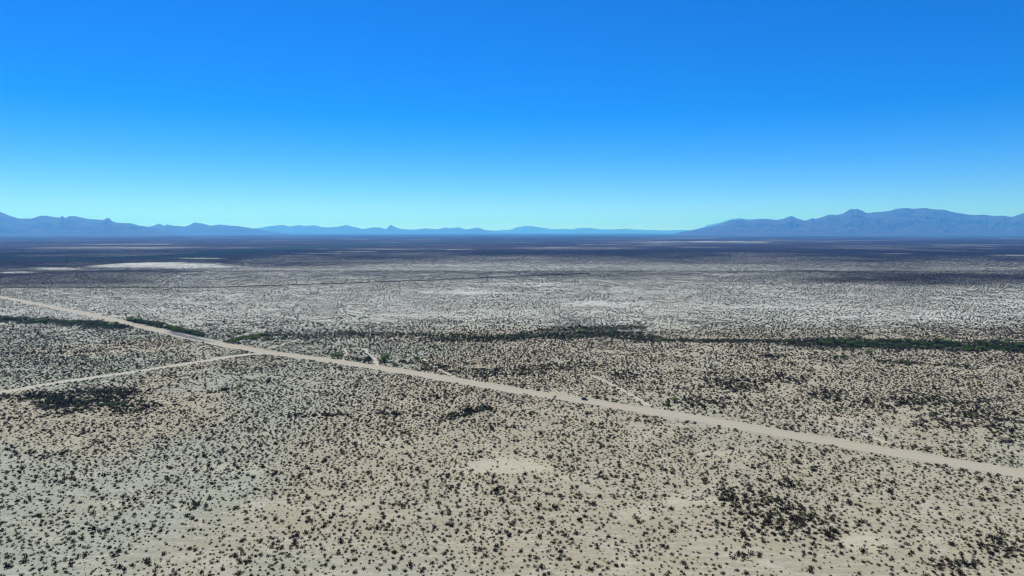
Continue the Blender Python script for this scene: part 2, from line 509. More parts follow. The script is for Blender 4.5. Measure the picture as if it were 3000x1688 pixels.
n_, s_, dens_, bare_, warm_, pale_, ragl_, row_, col_ = land(vx, vy)
ahead = vy > 100
# far canopy cover, taking over where single plants blur together
b_row = np.interp(col_, [-300, 0, 500, 750, 1100, 1500, 1900, 2300, 3000, 3300], [812, 808, 792, 776, 756, 750, 758, 767, 770, 770])
streak = fbm(vx, vy, 700.0, 5, 71, 0.62) - 0.5
far = sstep(56, -34, row_ - b_row + 60 * ragl_ + 60 * streak * sstep(690, 730, row_))
c_far = 0.86 + 1.1 * streak + 0.8 * (fbm(vx, vy, 240.0, 4, 73, 0.6) - 0.5)
c_far = c_far - 0.26 * sstep(900, 400, col_) * sstep(708, 716, row_) * sstep(750, 742, row_)
dpatch = np.exp(-((row_ - 814 + 40 * ragl_) / 20) ** 2) * sstep(2050, 2520, col_ + 400 * ragl_)
dpatch = np.maximum(dpatch, 0.8 * np.exp(-((row_ - 828 + 40 * ragl_) / 20) ** 2) * sstep(700, 300, col_ + 300 * ragl_))
cover = np.where(ahead, np.maximum(far * np.clip(c_far, 0.0, 1.0), 0.8 * dpatch) * (1 - bare_), 0.7)
cover = np.where(ahead, np.maximum(cover, np.clip(np.interp(vy, [1500, 2100, 2800, 3600, 4600], [0.0, 0.22, 0.46, 0.66, 0.9]) + 0.9 * streak, 0, 1) * sstep(1500, 2000, vy) * (1 - bare_)), cover)
RIVER = line((-300, 770), (0, 760), (330, 757), (560, 748), (700, 735), (900, 724), (1150, 714), (1500, 707))
rv = 1 - sstep(0.6, 1.3, poly_dist(vx, vy, RIVER) / np.interp(vy, [2500, 4000, 9000], [190, 260, 420]) + 1.4 * ragl_)
green = rv * sstep(2000, 2600, vy) + 0.55 * np.exp(-((row_ - 693) / 5.0) ** 2) * sstep(800, 1400, col_)
cover = np.where(ahead, np.maximum(cover, rv * sstep(2000, 2600, vy)), cover)
add_attr(me, 'cover', cover)
add_attr(me, 'green', np.clip(green, 0, 1))
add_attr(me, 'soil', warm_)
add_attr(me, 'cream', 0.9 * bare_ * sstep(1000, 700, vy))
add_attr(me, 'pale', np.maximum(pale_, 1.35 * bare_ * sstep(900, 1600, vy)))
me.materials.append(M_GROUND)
ground = bpy.data.objects.new('ground', me)
COL.objects.link(ground)
tag(ground, kind='structure')

# ------------------------------------------------------------------ roads
def build_road(name, pts, prof, mat, step=6.0):
    P = catmull(pts, step)
    T = np.gradient(P, axis=0)
    T /= np.linalg.norm(T, axis=1)[:, None]
    N = np.stack([-T[:, 1], T[:, 0]], -1)
    U = np.concatenate([[0], np.cumsum(np.linalg.norm(np.diff(P, axis=0), axis=1))])
    V, us, vv = [], [], []
    for k, (v, h) in enumerate(prof):
        edge = k in (0, len(prof) - 1)
        wob = (fbm(U, U * 0 + k, 22.0, 3, 300 + (0 if v < 0 else 50)) - 0.5) * (2.6 if abs(v) > 0.7 * prof[-1][0] else 0.6)
        hh = h + (0.35 * (fbm(U, U * 0 + k * 7, 9.0, 3, 310 + k) - 0.5) * (0.9 if (abs(v) > 0.75 * prof[-1][0] and not edge) else 0.1))
        x, y = P[:, 0] + N[:, 0] * (v + wob), P[:, 1] + N[:, 1] * (v + wob)
        z = ground_z(x, y) + (hh if not edge else -0.12)
        V.append(np.stack([x, y, z], -1)); us.append(U); vv.append(np.full(len(U), v))
    m, k = len(P), len(prof)
    V = np.concatenate(V)
    F = []
    for j in range(k - 1):
        for i in range(m - 1):
            F.append((j * m + i, j * m + i + 1, (j + 1) * m + i + 1, (j + 1) * m + i))
    o = mesh_obj(name, V, F, mat, smooth=True)
    if o.data.polygons[0].normal.z < 0:
        o.data.flip_normals()
    add_attr(o.data, 'u', np.concatenate(us))
    add_attr(o.data, 'v', np.concatenate(vv))
    tag(o, kind='structure')
    return P, U

def u_at(P, U, q):
    return float(U[np.argmin(np.hypot(P[:, 0] - q[0], P[:, 1] - q[1]))])

ROADP = catmull(ROAD, 6.0)
RU = np.concatenate([[0], np.cumsum(np.linalg.norm(np.diff(ROADP, axis=0), axis=1))])
ua, ub = u_at(ROADP, RU, gp(480, 972)), u_at(ROADP, RU, gp(640, 1006))
M_ROAD = road_material('graded_dirt_road', (0.262, 0.254, 0.200), (0.318, 0.290, 0.208), (min(ua, ub), max(ua, ub)))
M_SIDE = road_material('dirt_side_road', (0.325, 0.315, 0.262), (0.335, 0.312, 0.25), None)
M_TRACK = road_material('faint_track_soil', (0.325, 0.308, 0.245), (0.335, 0.308, 0.23), None)
RW = 0.78
PROF = [(-10.4, 0), (-9.4, .38), (-8.4, .55), (-7.4, .16), (-5.2, .14), (-2.6, .24), (0, .30), (2.6, .24), (5.2, .14), (7.4, .14), (8.4, .62), (9.4, .40), (10.4, 0)]
build_road('main_dirt_road', ROAD, [(v * RW, h) for v, h in PROF], M_ROAD)
build_road('side_dirt_road', SIDE, [(-5.4, 0), (-4.6, .26), (-3.6, .10), (-1.8, .14), (0, .16), (1.8, .14), (3.6, .10), (4.6, .28), (5.4, 0)], M_SIDE)
for k_, (tpts, tw) in enumerate(zip(TRACKS, TRACK_W)):
    build_road('dirt_track', tpts, [(-tw * 1.15, 0), (-tw * 0.8, .07), (0, .09), (tw * 0.8, .07), (tw * 1.15, 0)], M_SIDE if k_ in (0, 3) else M_TRACK, 4.0)

# ------------------------------------------------------------------ plants
def blade_cloud(n, rx, rz, seed, leaf=(0.16, 0.34), base=0.0, shell=0.45, up=0.6):
    """many small leaf/twig faces through a half ellipsoid"""
    r = random.Random(seed)
    V, F = [], []
    for _ in range(n):
        a = r.uniform(0, 2 * math.pi)
        e = math.asin(r.uniform(0.02, 1.0))
        q = shell + (1 - shell) * r.random() ** 0.6
        lob = 0.78 + 0.30 * math.sin(3 * a + seed) * math.cos(2 * e + seed) + 0.14 * r.uniform(-1, 1)
        q *= lob
        c = Vector((math.cos(a) * math.cos(e) * rx * q, math.sin(a) * math.cos(e) * rx * q, base + math.sin(e) * rz * q))
        d = (c - Vector((0, 0, -0.2 * rz))).normalized() * up + Vector((r.uniform(-1, 1), r.uniform(-1, 1), r.uniform(-.6, 1))) * (1 - up)
        d.normalize()
        s = d.cross(Vector((r.uniform(-1, 1), r.uniform(-1, 1), r.uniform(-1, 1))))
        if s.length < 1e-3: continue
        s.normalize()
        L, w = r.uniform(*leaf), r.uniform(0.35, 0.7)
        i = len(V)
        V += [c - d * L * .6 - s * L * w * .3, c - d * L * .3 + s * L * w * .55, c + d * L * .7, c - s * L * w * .6 + d * L * 0.1]
        F += [(i, i + 1, i + 2), (i, i + 2, i + 3)]
    return V, F

def stems(V, F, n, rx, rz, seed, th=0.035):
    r = random.Random(seed + 99)
    for _ in range(n):
        a = r.uniform(0, 2 * math.pi)
        q = r.uniform(0.35, 0.95)
        tip = Vector((math.cos(a) * rx * q, math.sin(a) * rx * q, rz * r.uniform(0.7, 1.12) * math.sqrt(max(0.15, 1 - 0.6 * q * q))))
        s = Vector((-math.sin(a), math.cos(a), 0)) * th
        i = len(V)
        V += [-s + Vector((0, 0, -.05)), s + Vector((0, 0, -.05)), tip]
        F += [(i, i + 1, i + 2)]

def plant_mesh(name, mat, n, rx, rz, seed, nst=8, **kw):
    V, F = blade_cloud(n, rx, rz, seed, **kw)
    stems(V, F, nst, rx, rz, seed)
    me = bpy.data.meshes.new(name)
    me.from_pydata([tuple(v) for v in V], [], F)
    me.materials.append(mat)
    return me

BUSH = [plant_mesh('creosote_bush', M_BUSH, 64, 1.05, 1.10, 3 + k, 14, leaf=(0.22, 0.46), shell=0.15) for k in range(4)]
BUSH += [plant_mesh('creosote_bush', M_BUSH, 64, 1.32, 0.90, 23 + k, 10, leaf=(0.22, 0.46), shell=0.15) for k in range(2)]
GREYB = [plant_mesh('grey_saltbush', M_GREY, 32, 0.8, 0.6, 43 + k, 4) for k in range(2)]
DRYB = [plant_mesh('dry_bush', M_DRY, 22, 0.55, 0.6, 53, 14, leaf=(0.08, 0.18))]
DARKB = [plant_mesh('wash_shrub', M_DARKG, 48, 0.95, 1.3, 63 + k, 5, leaf=(0.22, 0.42)) for k in range(2)]
KINDS = BUSH + GREYB + DRYB + DARKB        # 0-5 creosote, 6-7 grey, 8 dry, 9-10 dark green

def scatter(D0, D1, cell, seed, jit=0.5, wedge=0.95):
    rng = np.random.default_rng(seed)
    ys = np.arange(D0, D1, cell)
    xs = np.arange(-wedge * D1 - 60, wedge * D1 + 60, cell)
    X, Y = np.meshgrid(xs, ys)
    X, Y = X.ravel(), Y.ravel()
    k = np.abs(X) < wedge * Y + 60
    X, Y = X[k], Y[k]
    X = X + rng.uniform(-jit, jit, len(X)) * cell
    Y = Y + rng.uniform(-jit, jit, len(Y)) * cell
    return X, Y, rng

def clear_of_roads(x, y):
    k = poly_dist(x, y, [tuple(p) for p in ROADP[::16]] + [tuple(ROADP[-1])]) > 7.0 + 4.0 * vnoise(x / 12, y / 12, 77)
    k &= poly_dist(x, y, SIDE) > 4.4 + 1.6 * vnoise(x / 9, y / 9, 78)
    for t, w in zip(TRACKS, TRACK_W):
        k &= poly_dist(x, y, t) > w * (0.1 + 1.0 * vnoise(x / 7, y / 7, 79))
    return k

px_, py_, sc_, id_ = [], [], [], []
def plants(D0, D1, cell, seed, jit, mode):
    X, Y, rng = scatter(D0, D1, cell, seed, jit)
    if mode == 'dense':                      # only near the mapped thickets
        q = np.zeros(len(X), bool)
        for pts, hw, st in BANDS:
            ax_, ay_ = [p[0] for p in pts], [p[1] for p in pts]
            q |= (X > min(ax_) - 2.2 * hw) & (X < max(ax_) + 2.2 * hw) & (Y > min(ay_) - 2.2 * hw) & (Y < max(ay_) + 2.2 * hw)
        for e in PATCH_W:
            q |= (np.abs(Y - e[1]) < 1.8 * e[3]) & (np.abs(X - e[0] - (Y - e[1]) * e[4]) < 1.8 * e[2])
        X, Y = X[q], Y[q]
    n, size, dens, bare, warm, pale, ragl, row, col = land(X, Y)
    if mode == 'small':
        n = n * 1.0
    elif mode == 'dense':
        n = np.clip(dens - 0.12, 0, 1) * 0.22 * (0.15 + 1.7 * sstep(0.3, 0.7, fbm(X, Y, 7.0, 2, 47)))
    if mode == 'dense':
        n = n * np.where(Y < 480, 0.62, 1.0)
    k = rng.random(len(X)) < n * cell * cell
    k &= clear_of_roads(X, Y)
    X, Y, size, dens = X[k], Y[k], size[k], dens[k]
    s = size * np.clip(rng.lognormal(-0.12, 0.40, len(X)), 0.35, 2.2)
    if mode == 'small':
        s = s * 0.45
    elif mode == 'dense':
        s = s * np.where(Y < 620, 1.0, 0.78)
    kind = rng.integers(0, 6, len(X))
    u = rng.random(len(X))
    kind = np.where(u < (0.30 if mode == 'small' else 0.05), 8, kind)
    kind = np.where(u > (0.90 if mode == 'small' else 0.97), rng.integers(6, 8, len(X)), kind)
    if mode == 'dense':
        kind = np.where((u > 0.3) & (dens > 0.40) & (Y > 620), rng.integers(9, 11, len(X)), kind)
        kind = np.where((u > 0.80) & (dens > 0.4) & (Y <= 620), rng.integers(9, 11, len(X)), kind)
    px_.append(X); py_.append(Y); sc_.append(s); id_.append(kind)
plants(170, 1050, 2.75, 1, .44, 'main')
plants(1050, 2300, 3.5, 2, .48, 'main')
plants(170, 1100, 2.4, 3, .5, 'small')
plants(170, 2300, 1.9, 4, .5, 'dense')
# grey low mats
for e in GREY_W:
    cx, cy, a, b, sk = e
    m = int(math.pi * a * b * 0.75)
    rng = np.random.default_rng(int(cx * 7 + cy) & 0xffff)
    q, t = np.sqrt(rng.random(m)), rng.uniform(0, 2 * math.pi, m)
    yy = cy + b * q * np.sin(t)
    xx = cx + a * q * np.cos(t) + (yy - cy) * sk
    k = (in_ellipse(xx, yy, e, 1.0 * (fbm(xx, yy, 12.0, 3, 5) - 0.5)) > 0.5) & clear_of_roads(xx, yy)
    xx, yy = xx[k], yy[k]
    px_.append(xx); py_.append(yy); sc_.append(rng.uniform(0.6, 1.1, len(xx))); id_.append(rng.integers(6, 8, len(xx)))
PX, PY, SC, ID = (np.concatenate(v) for v in (px_, py_, sc_, id_))
# keep the car's spot and tree feet free
RZ = RNG.uniform(0, 2 * math.pi, len(PX))
SZ = SC * RNG.uniform(0.8, 1.2, len(PX))

# the 300 plants that show largest become objects of their own
D_ = np.maximum(PY, 1)
colp, rowp = 1500 + 2000 * PX / D_, y_of(D_)
inview = (colp > 20) & (colp < 2980) & (rowp < 1684)
app = np.where(inview & (ID < 6), SC / D_, 0)
big = np.argsort(-app)[:300]
rest = np.ones(len(PX), bool)
rest[big] = False
order = sorted(big.tolist(), key=lambda i: -app[i])
first_of = {}
TENTHS = ['at the left edge', 'near the left edge', 'a quarter in from the left', 'a third in from the left', 'just left of the middle', 'just right of the middle',
          'a third in from the right', 'a quarter in from the right', 'near the right edge', 'at the right edge']
singles = []
SQ = np.quantile(SC[big], [0.25, 0.5, 0.75])
for rank, i in enumerate(order):
    o = bpy.data.objects.new('creosote_bush', KINDS[ID[i]])
    COL.objects.link(o)
    o.location = (PX[i], PY[i], float(ground_z(PX[i:i + 1], PY[i:i + 1])[0]))
    o.rotation_euler = (0, 0, RZ[i])
    o.scale = (SC[i], SC[i], SZ[i])
    first_of.setdefault(int(ID[i]), o)
    c, r = float(colp[i]), float(rowp[i])
    z = TENTHS[min(9, int(c / 300))]
    shape = 'low spreading' if ID[i] >= 4 else 'upright twiggy'
    szw = 'huge' if SC[i] > SQ[2] else 'large' if SC[i] > SQ[1] else 'midsize' if SC[i] > SQ[0] else 'smaller'
    where = 'the bottom edge' if r > 1630 else 'sand near the bottom' if r > 1560 else 'pale foreground' if r > 1450 else 'sand nearer the road'
    lab = f'{szw} {shape} dark bush on {where}, {z}'
    singles.append((o, lab))
for o, lab in singles:
    tag(o, lab, 'bush', 'dark desert bushes nearest the camera')

def scatter_object(name, pts, scales, rots, idx, sources, kind_label):
    """one object whose points carry the plants"""
    me = bpy.data.meshes.new(name)
    me.vertices.add(len(pts))
    me.vertices.foreach_set('co', np.asarray(pts, np.float32).ravel())
    a = me.attributes.new('psc', 'FLOAT_VECTOR', 'POINT'); a.data.foreach_set('vector', np.asarray(scales, np.float32).ravel())
    a = me.attributes.new('prot', 'FLOAT', 'POINT'); a.data.foreach_set('value', np.asarray(rots, np.float32))
    a = me.attributes.new('pid', 'INT', 'POINT'); a.data.foreach_set('value', np.asarray(idx, np.int32))
    o = bpy.data.objects.new(name, me)
    COL.objects.link(o)
    ng = bpy.data.node_groups.new(name, 'GeometryNodeTree')
    ng.interface.new_socket('Geometry', in_out='INPUT', socket_type='NodeSocketGeometry')
    ng.interface.new_socket('Geometry', in_out='OUTPUT', socket_type='NodeSocketGeometry')
    N, L = ng.nodes, ng.links
    gi, go = N.new('NodeGroupInput'), N.new('NodeGroupOutput')
    join = N.new('GeometryNodeJoinGeometry')
    def named(nm, typ):
        q = N.new('GeometryNodeInputNamedAttribute'); q.data_type = typ
        q.inputs['Name'].default_value = nm
        return q.outputs['Attribute']
    pid, prot, psc = named('pid', 'INT'), named('prot', 'FLOAT'), named('psc', 'FLOAT_VECTOR')
    cmb = N.new('ShaderNodeCombineXYZ'); L.new(prot, cmb.inputs[2])
    for k, src in sources.items():
        oi = N.new('GeometryNodeObjectInfo'); oi.transform_space = 'ORIGINAL'
        oi.inputs['Object'].default_value = src
        oi.inputs['As Instance'].default_value = True
        cmp = N.new('FunctionNodeCompare'); cmp.data_type = 'INT'; cmp.operation = 'EQUAL'
        L.new(pid, cmp.inputs[2]); cmp.inputs[3].default_value = k
        iop = N.new('GeometryNodeInstanceOnPoints')
        L.new(gi.outputs[0], iop.inputs['Points'])
        L.new(cmp.outputs[0], iop.inputs['Selection'])
        L.new(oi.outputs['Geometry'], iop.inputs['Instance'])
        L.new(cmb.outputs[0], iop.inputs['Rotation'])
        L.new(psc, iop.inputs['Scale'])
        L.new(iop.outputs[0], join.inputs[0])
    L.new(join.outputs[0], go.inputs[0])
    md = o.modifiers.new('scatter', 'NODES')
    md.node_group = ng
    tag(o, kind_label, 'scrub', kind='stuff')
    return o

# kinds that are not among the nearest bushes: one plant of each stands in the scene as the source
extra_label = {6: ('grey_saltbush', 'low blue grey shrub in the small mat on pale soil, right of centre foreground'),
               7: ('grey_saltbush', 'flat grey shrub in the small mat between the right foreground thickets'),
               8: ('dry_bush', 'pale leafless dry bush near the bottom edge of the photo'),
               9: ('wash_shrub', 'dark green shrub in the thicket at the lower right'),
               10: ('wash_shrub', 'tall dark green shrub in the dense thicket at the lower right')}
near = {}
for k in range(len(KINDS)):
    if k in first_of:
        continue
    cand = np.where((ID == k) & rest & inview)[0]
    i = cand[np.argmax(SC[cand] / D_[cand])]
    rest[i] = False
    nm, lab = extra_label.get(k, ('creosote_bush', 'dark bush in the right foreground'))
    o = bpy.data.objects.new(nm, KINDS[k]); COL.objects.link(o)
    o.location = (PX[i], PY[i], float(ground_z(PX[i:i + 1], PY[i:i + 1])[0]))
    o.rotation_euler = (0, 0, RZ[i]); o.scale = (SC[i], SC[i], SZ[i])
    tag(o, lab, 'bush')
    first_of[k] = o
PZ = ground_z(PX, PY) - 0.02
scatter_object('desert_scrub', np.stack([PX, PY, PZ], -1)[rest], np.stack([SC, SC, SZ], -1)[rest], RZ[rest], ID[rest], first_of,
               'dark scattered desert scrub covering the whole plain on both sides of the road')
print('scrub', rest.sum())

# farther off: small stands of plants, each mesh a dozen of them
def stand_mesh(seed, m, span):
    r = random.Random(seed)
    V, F = [], []
    for k in range(m):
        v, f = blade_cloud(24, 0.85, 1.15, seed * 31 + k, leaf=(0.35, 0.7))
        ox, oy, s = r.uniform(-span, span), r.uniform(-span, span), r.uniform(0.6, 1.25)
        b = len(V)
        V += [Vector((p.x * s + ox, p.y * s + oy, p.z * s)) for p in v]
        F += [tuple(b + i for i in q) for q in f]
    me = bpy.data.meshes.new('scrub_stand')
    me.from_pydata([tuple(v) for v in V], [], F)
    me.materials.append(M_BUSH)
    return me

X, Y, rng = scatter(2300, 5200, 15.0, 5, 0.5, 0.85)
n, size, dens, bare, warm, pale, ragl, row, col = land(X, Y)
fade = 1 - 0.5 * sstep(4200, 5200, Y)
k = rng.random(len(X)) < np.clip(n * np.interp(Y, [2300, 3200, 4000], [0.8, 1.0, 1.7]) * 225.0 / 9.0, 0, 1) * fade
k &= clear_of_roads(X, Y)
X, Y = X[k], Y[k]
srcs = {}
for j in range(3):
    o = bpy.data.objects.new('far_scrub_stand', stand_mesh(7 + j, 9, 8.5)); COL.objects.link(o)
    o.location = (X[j * 50], Y[j * 50], -0.05)
    tag(o, 'distant stand of dark scrub on the far plain', 'scrub', kind='stuff')
    srcs[j] = o
s = rng.uniform(0.8, 1.2, len(X))
scatter_object('far_scrub', np.stack([X, Y, ground_z(X, Y) - 0.03], -1), np.stack([s, s, s], -1), rng.uniform(0, 6.28, len(X)), rng.integers(0, 3, len(X)), srcs,
               'fine dark scrub fading into the distance on the far plain')
print('far stands', len(X))

# ------------------------------------------------------------------ trees
def tube(V, F, a, b, ra, rb, n=6):
    a, b = Vector(a), Vector(b)
    d = (b - a).normalized()
    s = d.orthogonal().normalized()
    t = d.cross(s)
    i = len(V)
    for p, r in ((a, ra), (b, rb)):
        for k in range(n):
            an = 2 * math.pi * k / n
            V.append(p + s * math.cos(an) * r + t * math.sin(an) * r)
    for k in range(n):
        F.append((i + k, i + (k + 1) % n, i + n + (k + 1) % n, i + n + k))

def tree_meshes(seed, mat):
    """unit tree: crown about 2 m wide, 1.7 m high"""
    r = random.Random(seed)
    V, F = [], []
    tube(V, F, (0, 0, -.1), (0.03, 0, .30), .09, .065)
    lob = []
    for k in range(7):
        a = 2 * math.pi * k / 7 + r.uniform(-.4, .4)
        q = r.uniform(.35, .68) if k else 0.0
        tip = (math.cos(a) * q, math.sin(a) * q, r.uniform(.72, 1.18))
        tube(V, F, (0.03, 0, .27), tip, .05, .015, 5)
        lob.append((tip, r.uniform(.33, .55)))
    trunk = bpy.data.meshes.new('trunk'); trunk.from_pydata([tuple(v) for v in V], [], F); trunk.materials.append(M_BARK)
    V, F = [], []
    for tip, rr in lob:
        for _ in range(80):
            a, e, q = r.uniform(0, 6.283), math.asin(r.uniform(-1, 1)), rr * (0.35 + 0.65 * r.random() ** 0.5)
            c = Vector(tip) + Vector((math.cos(a) * math.cos(e) * q, math.sin(a) * math.cos(e) * q, math.sin(e) * q * .72))
            if c.z < 0.14: continue
            d = Vector((r.uniform(-1, 1), r.uniform(-1, 1), r.uniform(-.8, .8))).normalized()
            s = d.orthogonal().normalized()
            L = r.uniform(.06, .14)
            i = len(V)
            V += [c - d * L, c + s * L * .7, c + d * L, c - s * L * .7]
            F += [(i, i + 1, i + 2), (i, i + 2, i + 3)]
    crown = bpy.data.meshes.new('crown'); crown.from_pydata([tuple(v) for v in V], [], F); crown.materials.append(mat)
    return trunk, crown

TREES = {'green': [tree_meshes(5 + k, M_GREEN) for k in range(3)], 'dark': [tree_meshes(15 + k, M_DARKG) for k in range(3)],
         'dry': [tree_meshes(25, M_DRY)]}
tcount = 0
def tree(px, py, w, h, kind, label, group=None, name='mesquite_tree', along=None):
    global tcount
    if along is not None:
        label = ('wide ' if w > 25 else 'narrow ' if w < 19 else '') + ('bright green ' if kind == 'green' else 'dark green ') + label + ', ' + ('left end', 'left half', 'right half', 'right end')[min(3, int(along * 4))]
    x, y = gp(px, py)
    z = float(ground_z(np.array([x]), np.array([y]))[0])
    depth = y
    sw, sh = w / F_PX * depth / 2.0, h / F_PX * depth / 1.6
    root = empty(name, (x, y, z), random.uniform(0, 6.28))
    root.scale = (sw, sw, sh)
    tm, cm = TREES[kind][tcount % len(TREES[kind])]
    tcount += 1
    for nm, m in (('trunk', tm), ('crown', cm)):
        o = bpy.data.objects.new(nm, m); COL.objects.link(o); o.parent = root
    tag(root, label, 'tree' if h > 11 else 'bush', group)
    return root

tree(990, 1050, 34, 19, 'green', 'round bright green tree on the far road edge, leftmost beside the wash mouths')
tree(1080, 1064, 24, 26, 'dark', 'dark green tree right at the left bank of the wash mouth')
tree(1128, 1060, 36, 27, 'green', 'tall green tree on the right bank of the wash mouth by the road')
tree(1222, 1058, 24, 15, 'green', 'green tree at the head of the diagonal bare track')
tree(1284, 1077, 24, 15, 'dark', 'green tree on the right side of the diagonal bare track')
tree(1368, 1072, 17, 11, 'green', 'small lone green tree right of the diagonal bare track')
tree(1958, 1197, 22, 19, 'green', 'bright green round bush on the far road edge right of the car')
tree(1976, 1178, 32, 14, 'green', 'wide olive bush just behind the bright green roadside bush')
tree(1754, 1167, 15, 9, 'green', 'small green bush on the road verge just right of the car')
tree(2452, 1204, 24, 11, 'green', 'lone low green bush on bare sand right of centre, beyond the road')
tree(2733, 1224, 24, 14, 'green', 'left of two green bushes in the scrub far right beyond the road')
tree(2842, 1222, 28, 14, 'green', 'right of two green bushes in the scrub far right beyond the road')
tree(2709, 1181, 22, 11, 'green', 'small green bush above the left of two green bushes, far right')
tree(2912, 1274, 22, 13, 'dark', 'dark green bush left of the tan dry thicket at the right edge')
tree(2938, 1292, 36, 14, 'dry', 'tan dry thicket at the right edge of the photo beyond the road', name='dry_shrub')
tree(2107, 1254, 12, 11, 'dark', 'round brownish bush on the near road edge, larger of the row')
tree(2153, 1262, 11, 9, 'dry', 'dry brown bush on the near road edge right of the round one', name='dry_shrub')
tree(2448, 1054, 16, 15, 'dark', 'dark tree standing alone below the right hand wash belt')
tree(2470, 1052, 20, 14, 'green', 'bright green tree beside the lone dark tree below the wash belt')
tree(2543, 1040, 20, 15, 'green', 'green tree just under the wash belt, right of centre')
tree(2388, 1040, 14, 12, 'green', 'small green tree at the left start of the right wash belt')
tree(2656, 1068, 22, 13, 'green', 'green tree in the grey strip below the right wash belt')
tree(2833, 1081, 26, 16, 'dark', 'large dark green tree at the right end of the grey strip')
tree(1733, 1011, 14, 8, 'green', 'small olive bush under the dark wash in the middle of the photo')
tree(1412, 1202, 24, 11, 'green', 'olive bush at the right end of the dark patch below the road')
tree(1673, 1384, 15, 9, 'green', 'lone small green bush in the foreground centre right')
tree(2576, 1620, 18, 11, 'green', 'lone green bush low in the right foreground')
tree(240, 1045, 22, 7, 'green', 'low green bush left above the side road')
tree(1500, 1164 + 14, 15, 10, 'dry', 'grey dry bush on the near road edge left of the car', name='dry_shrub')
tree(1625, 1168, 14, 10, 'green', 'small olive bush on the near road edge left of the car')
for k in range(12):
    t = k / 11
    tree(382 + 200 * t + random.uniform(-4, 4), 942 + 44 * t + random.uniform(-2.5, 1.5), random.uniform(26, 36), random.uniform(13, 19), 'green' if k % 2 == 0 else 'dark',
         'tree in the row along the far road edge', 'trees in the row along the far road edge', along=t)
for k in range(14):
    t = k / 13
    tree(-10 + 375 * t + random.uniform(-8, 8), 938 + 20 * t + random.uniform(-4, 4), random.uniform(20, 34), random.uniform(9, 14), 'dark' if k % 4 else 'green',
         'tree in the wash running left from the road', 'trees in the left wash', along=t)
for k in range(11):
    t = k / 10
    tree(668 + 105 * t + random.uniform(-3, 3), 1004 - 18 * t + random.uniform(-5, 5), random.uniform(20, 28), random.uniform(8, 12), 'green',
         'low bush right of the short track', 'olive bushes right of the short track', along=t)
for k in range(6):
    t = k / 5
    tree(636 + 84 * t, 995 - 21 * t, random.uniform(15, 20), random.uniform(4, 6), 'green',
         'low bush left of the short track', 'olive bushes left of the short track', along=t)
for k in range(64):
    t = k / 63
    tree(2400 + 660 * t + random.uniform(-10, 10), 1000 + 12 * t + random.uniform(-7, 24) * min(1, .4 + t), random.uniform(16, 30), random.uniform(8, 14), 'dark' if k % 3 else 'green',
         'tree in the long wash belt at the right', 'trees in the right wash belt', along=t)
for k in range(22):
    t = k / 21
    tree(1500 + 400 * t + random.uniform(-10, 10), 986 - 12 * math.sin(t * 3) + random.uniform(-8, 8), random.uniform(14, 24), random.uniform(6, 11), 'dark',
         'tree in the wash belt at mid photo', 'trees in the middle wash belt', along=t)
for k in range(16):
    t = k / 15
    tree(110 + 300 * t + random.uniform(-10, 10), 1196 - 6 * t + random.uniform(-14, 14), random.uniform(16, 26), random.uniform(6, 9), 'dark',
         'bush in the big oval thicket below the side road', 'bushes of the oval thicket', along=t)

# ------------------------------------------------------------------ the car on the road
def box_bm(bm, x0, x1, y0, y1, z0, z1, top=None, bev=0.0):
    """box, with an optional (dx0, dx1, dy) inset of its top face"""
    t = top or (0, 0, 0)
    vs_ = [bm.verts.new(p) for p in ((x0, y0, z0), (x1, y0, z0), (x1, y1, z0), (x0, y1, z0),
                                     (x0 + t[0], y0 + t[2], z1), (x1 - t[1], y0 + t[2], z1), (x1 - t[1], y1 - t[2], z1), (x0 + t[0], y1 - t[2], z1))]
    fs = [bm.faces.new([vs_[i] for i in q]) for q in ((3, 2, 1, 0), (4, 5, 6, 7), (0, 1, 5, 4), (1, 2, 6, 5), (2, 3, 7, 6), (3, 0, 4, 7))]
    if bev:
        bmesh.ops.bevel(bm, geom=list({e for f in fs for e in f.edges}), offset=bev, segments=2, affect='EDGES', profile=0.6)

M_PAINT = plain('black_paint', (0.008, 0.008, 0.008), 0.35, 0.35)
M_GLASS = plain('tinted_glass', (0.012, 0.013, 0.016), 0.06, 0.6)
M_RUB = plain('tyre_rubber', (0.012, 0.012, 0.012), 0.9, 0.2)
M_RIM = plain('wheel_rim', (0.18, 0.18, 0.19), 0.35, 0.5, 0.8)
M_LAMP = plain('lamp_glass', (0.55, 0.55, 0.52), 0.1, 0.6)
M_RED = plain('tail_lamp', (0.28, 0.02, 0.02), 0.2, 0.5)
M_TRIM = plain('dark_trim', (0.02, 0.02, 0.02), 0.7, 0.2)

cp = gp(1713, 1173)
ci = int(np.argmin(np.hypot(ROADP[:, 0] - cp[0], ROADP[:, 1] - cp[1])))
ct = ROADP[ci + 1] - ROADP[ci - 1]
ch = math.atan2(ct[1], ct[0])
car = empty('black_car', (cp[0], cp[1], float(ground_z(np.array([cp[0]]), np.array([cp[1]]))[0]) + 0.22), ch)
tag(car, 'black sport utility car driving on the pale dirt road', 'car')
bm = bmesh.new()
prof = [(-2.35, .42), (-2.40, .80), (-2.36, 1.12), (-2.22, 1.18), (0.85, 1.16), (1.25, 1.12), (2.15, 1.00), (2.38, .84), (2.42, .45), (1.95, .36), (-1.95, .36)]
for sgn in (0,):
    a = [bm.verts.new((x, -.95, z)) for x, z in prof]
    b = [bm.verts.new((x, .95, z)) for x, z in prof]
    n = len(prof)
    bm.faces.new(a); bm.faces.new(b[::-1])
    for i in range(n):
        bm.faces.new((a[(i + 1) % n], a[i], b[i], b[(i + 1) % n]))
bmesh.ops.recalc_face_normals(bm, faces=bm.faces)
bmesh.ops.bevel(bm, geom=bm.edges[:], offset=.07, segments=2, affect='EDGES')
body = bm_obj('body', bm, M_PAINT, car)
bm = bmesh.new()
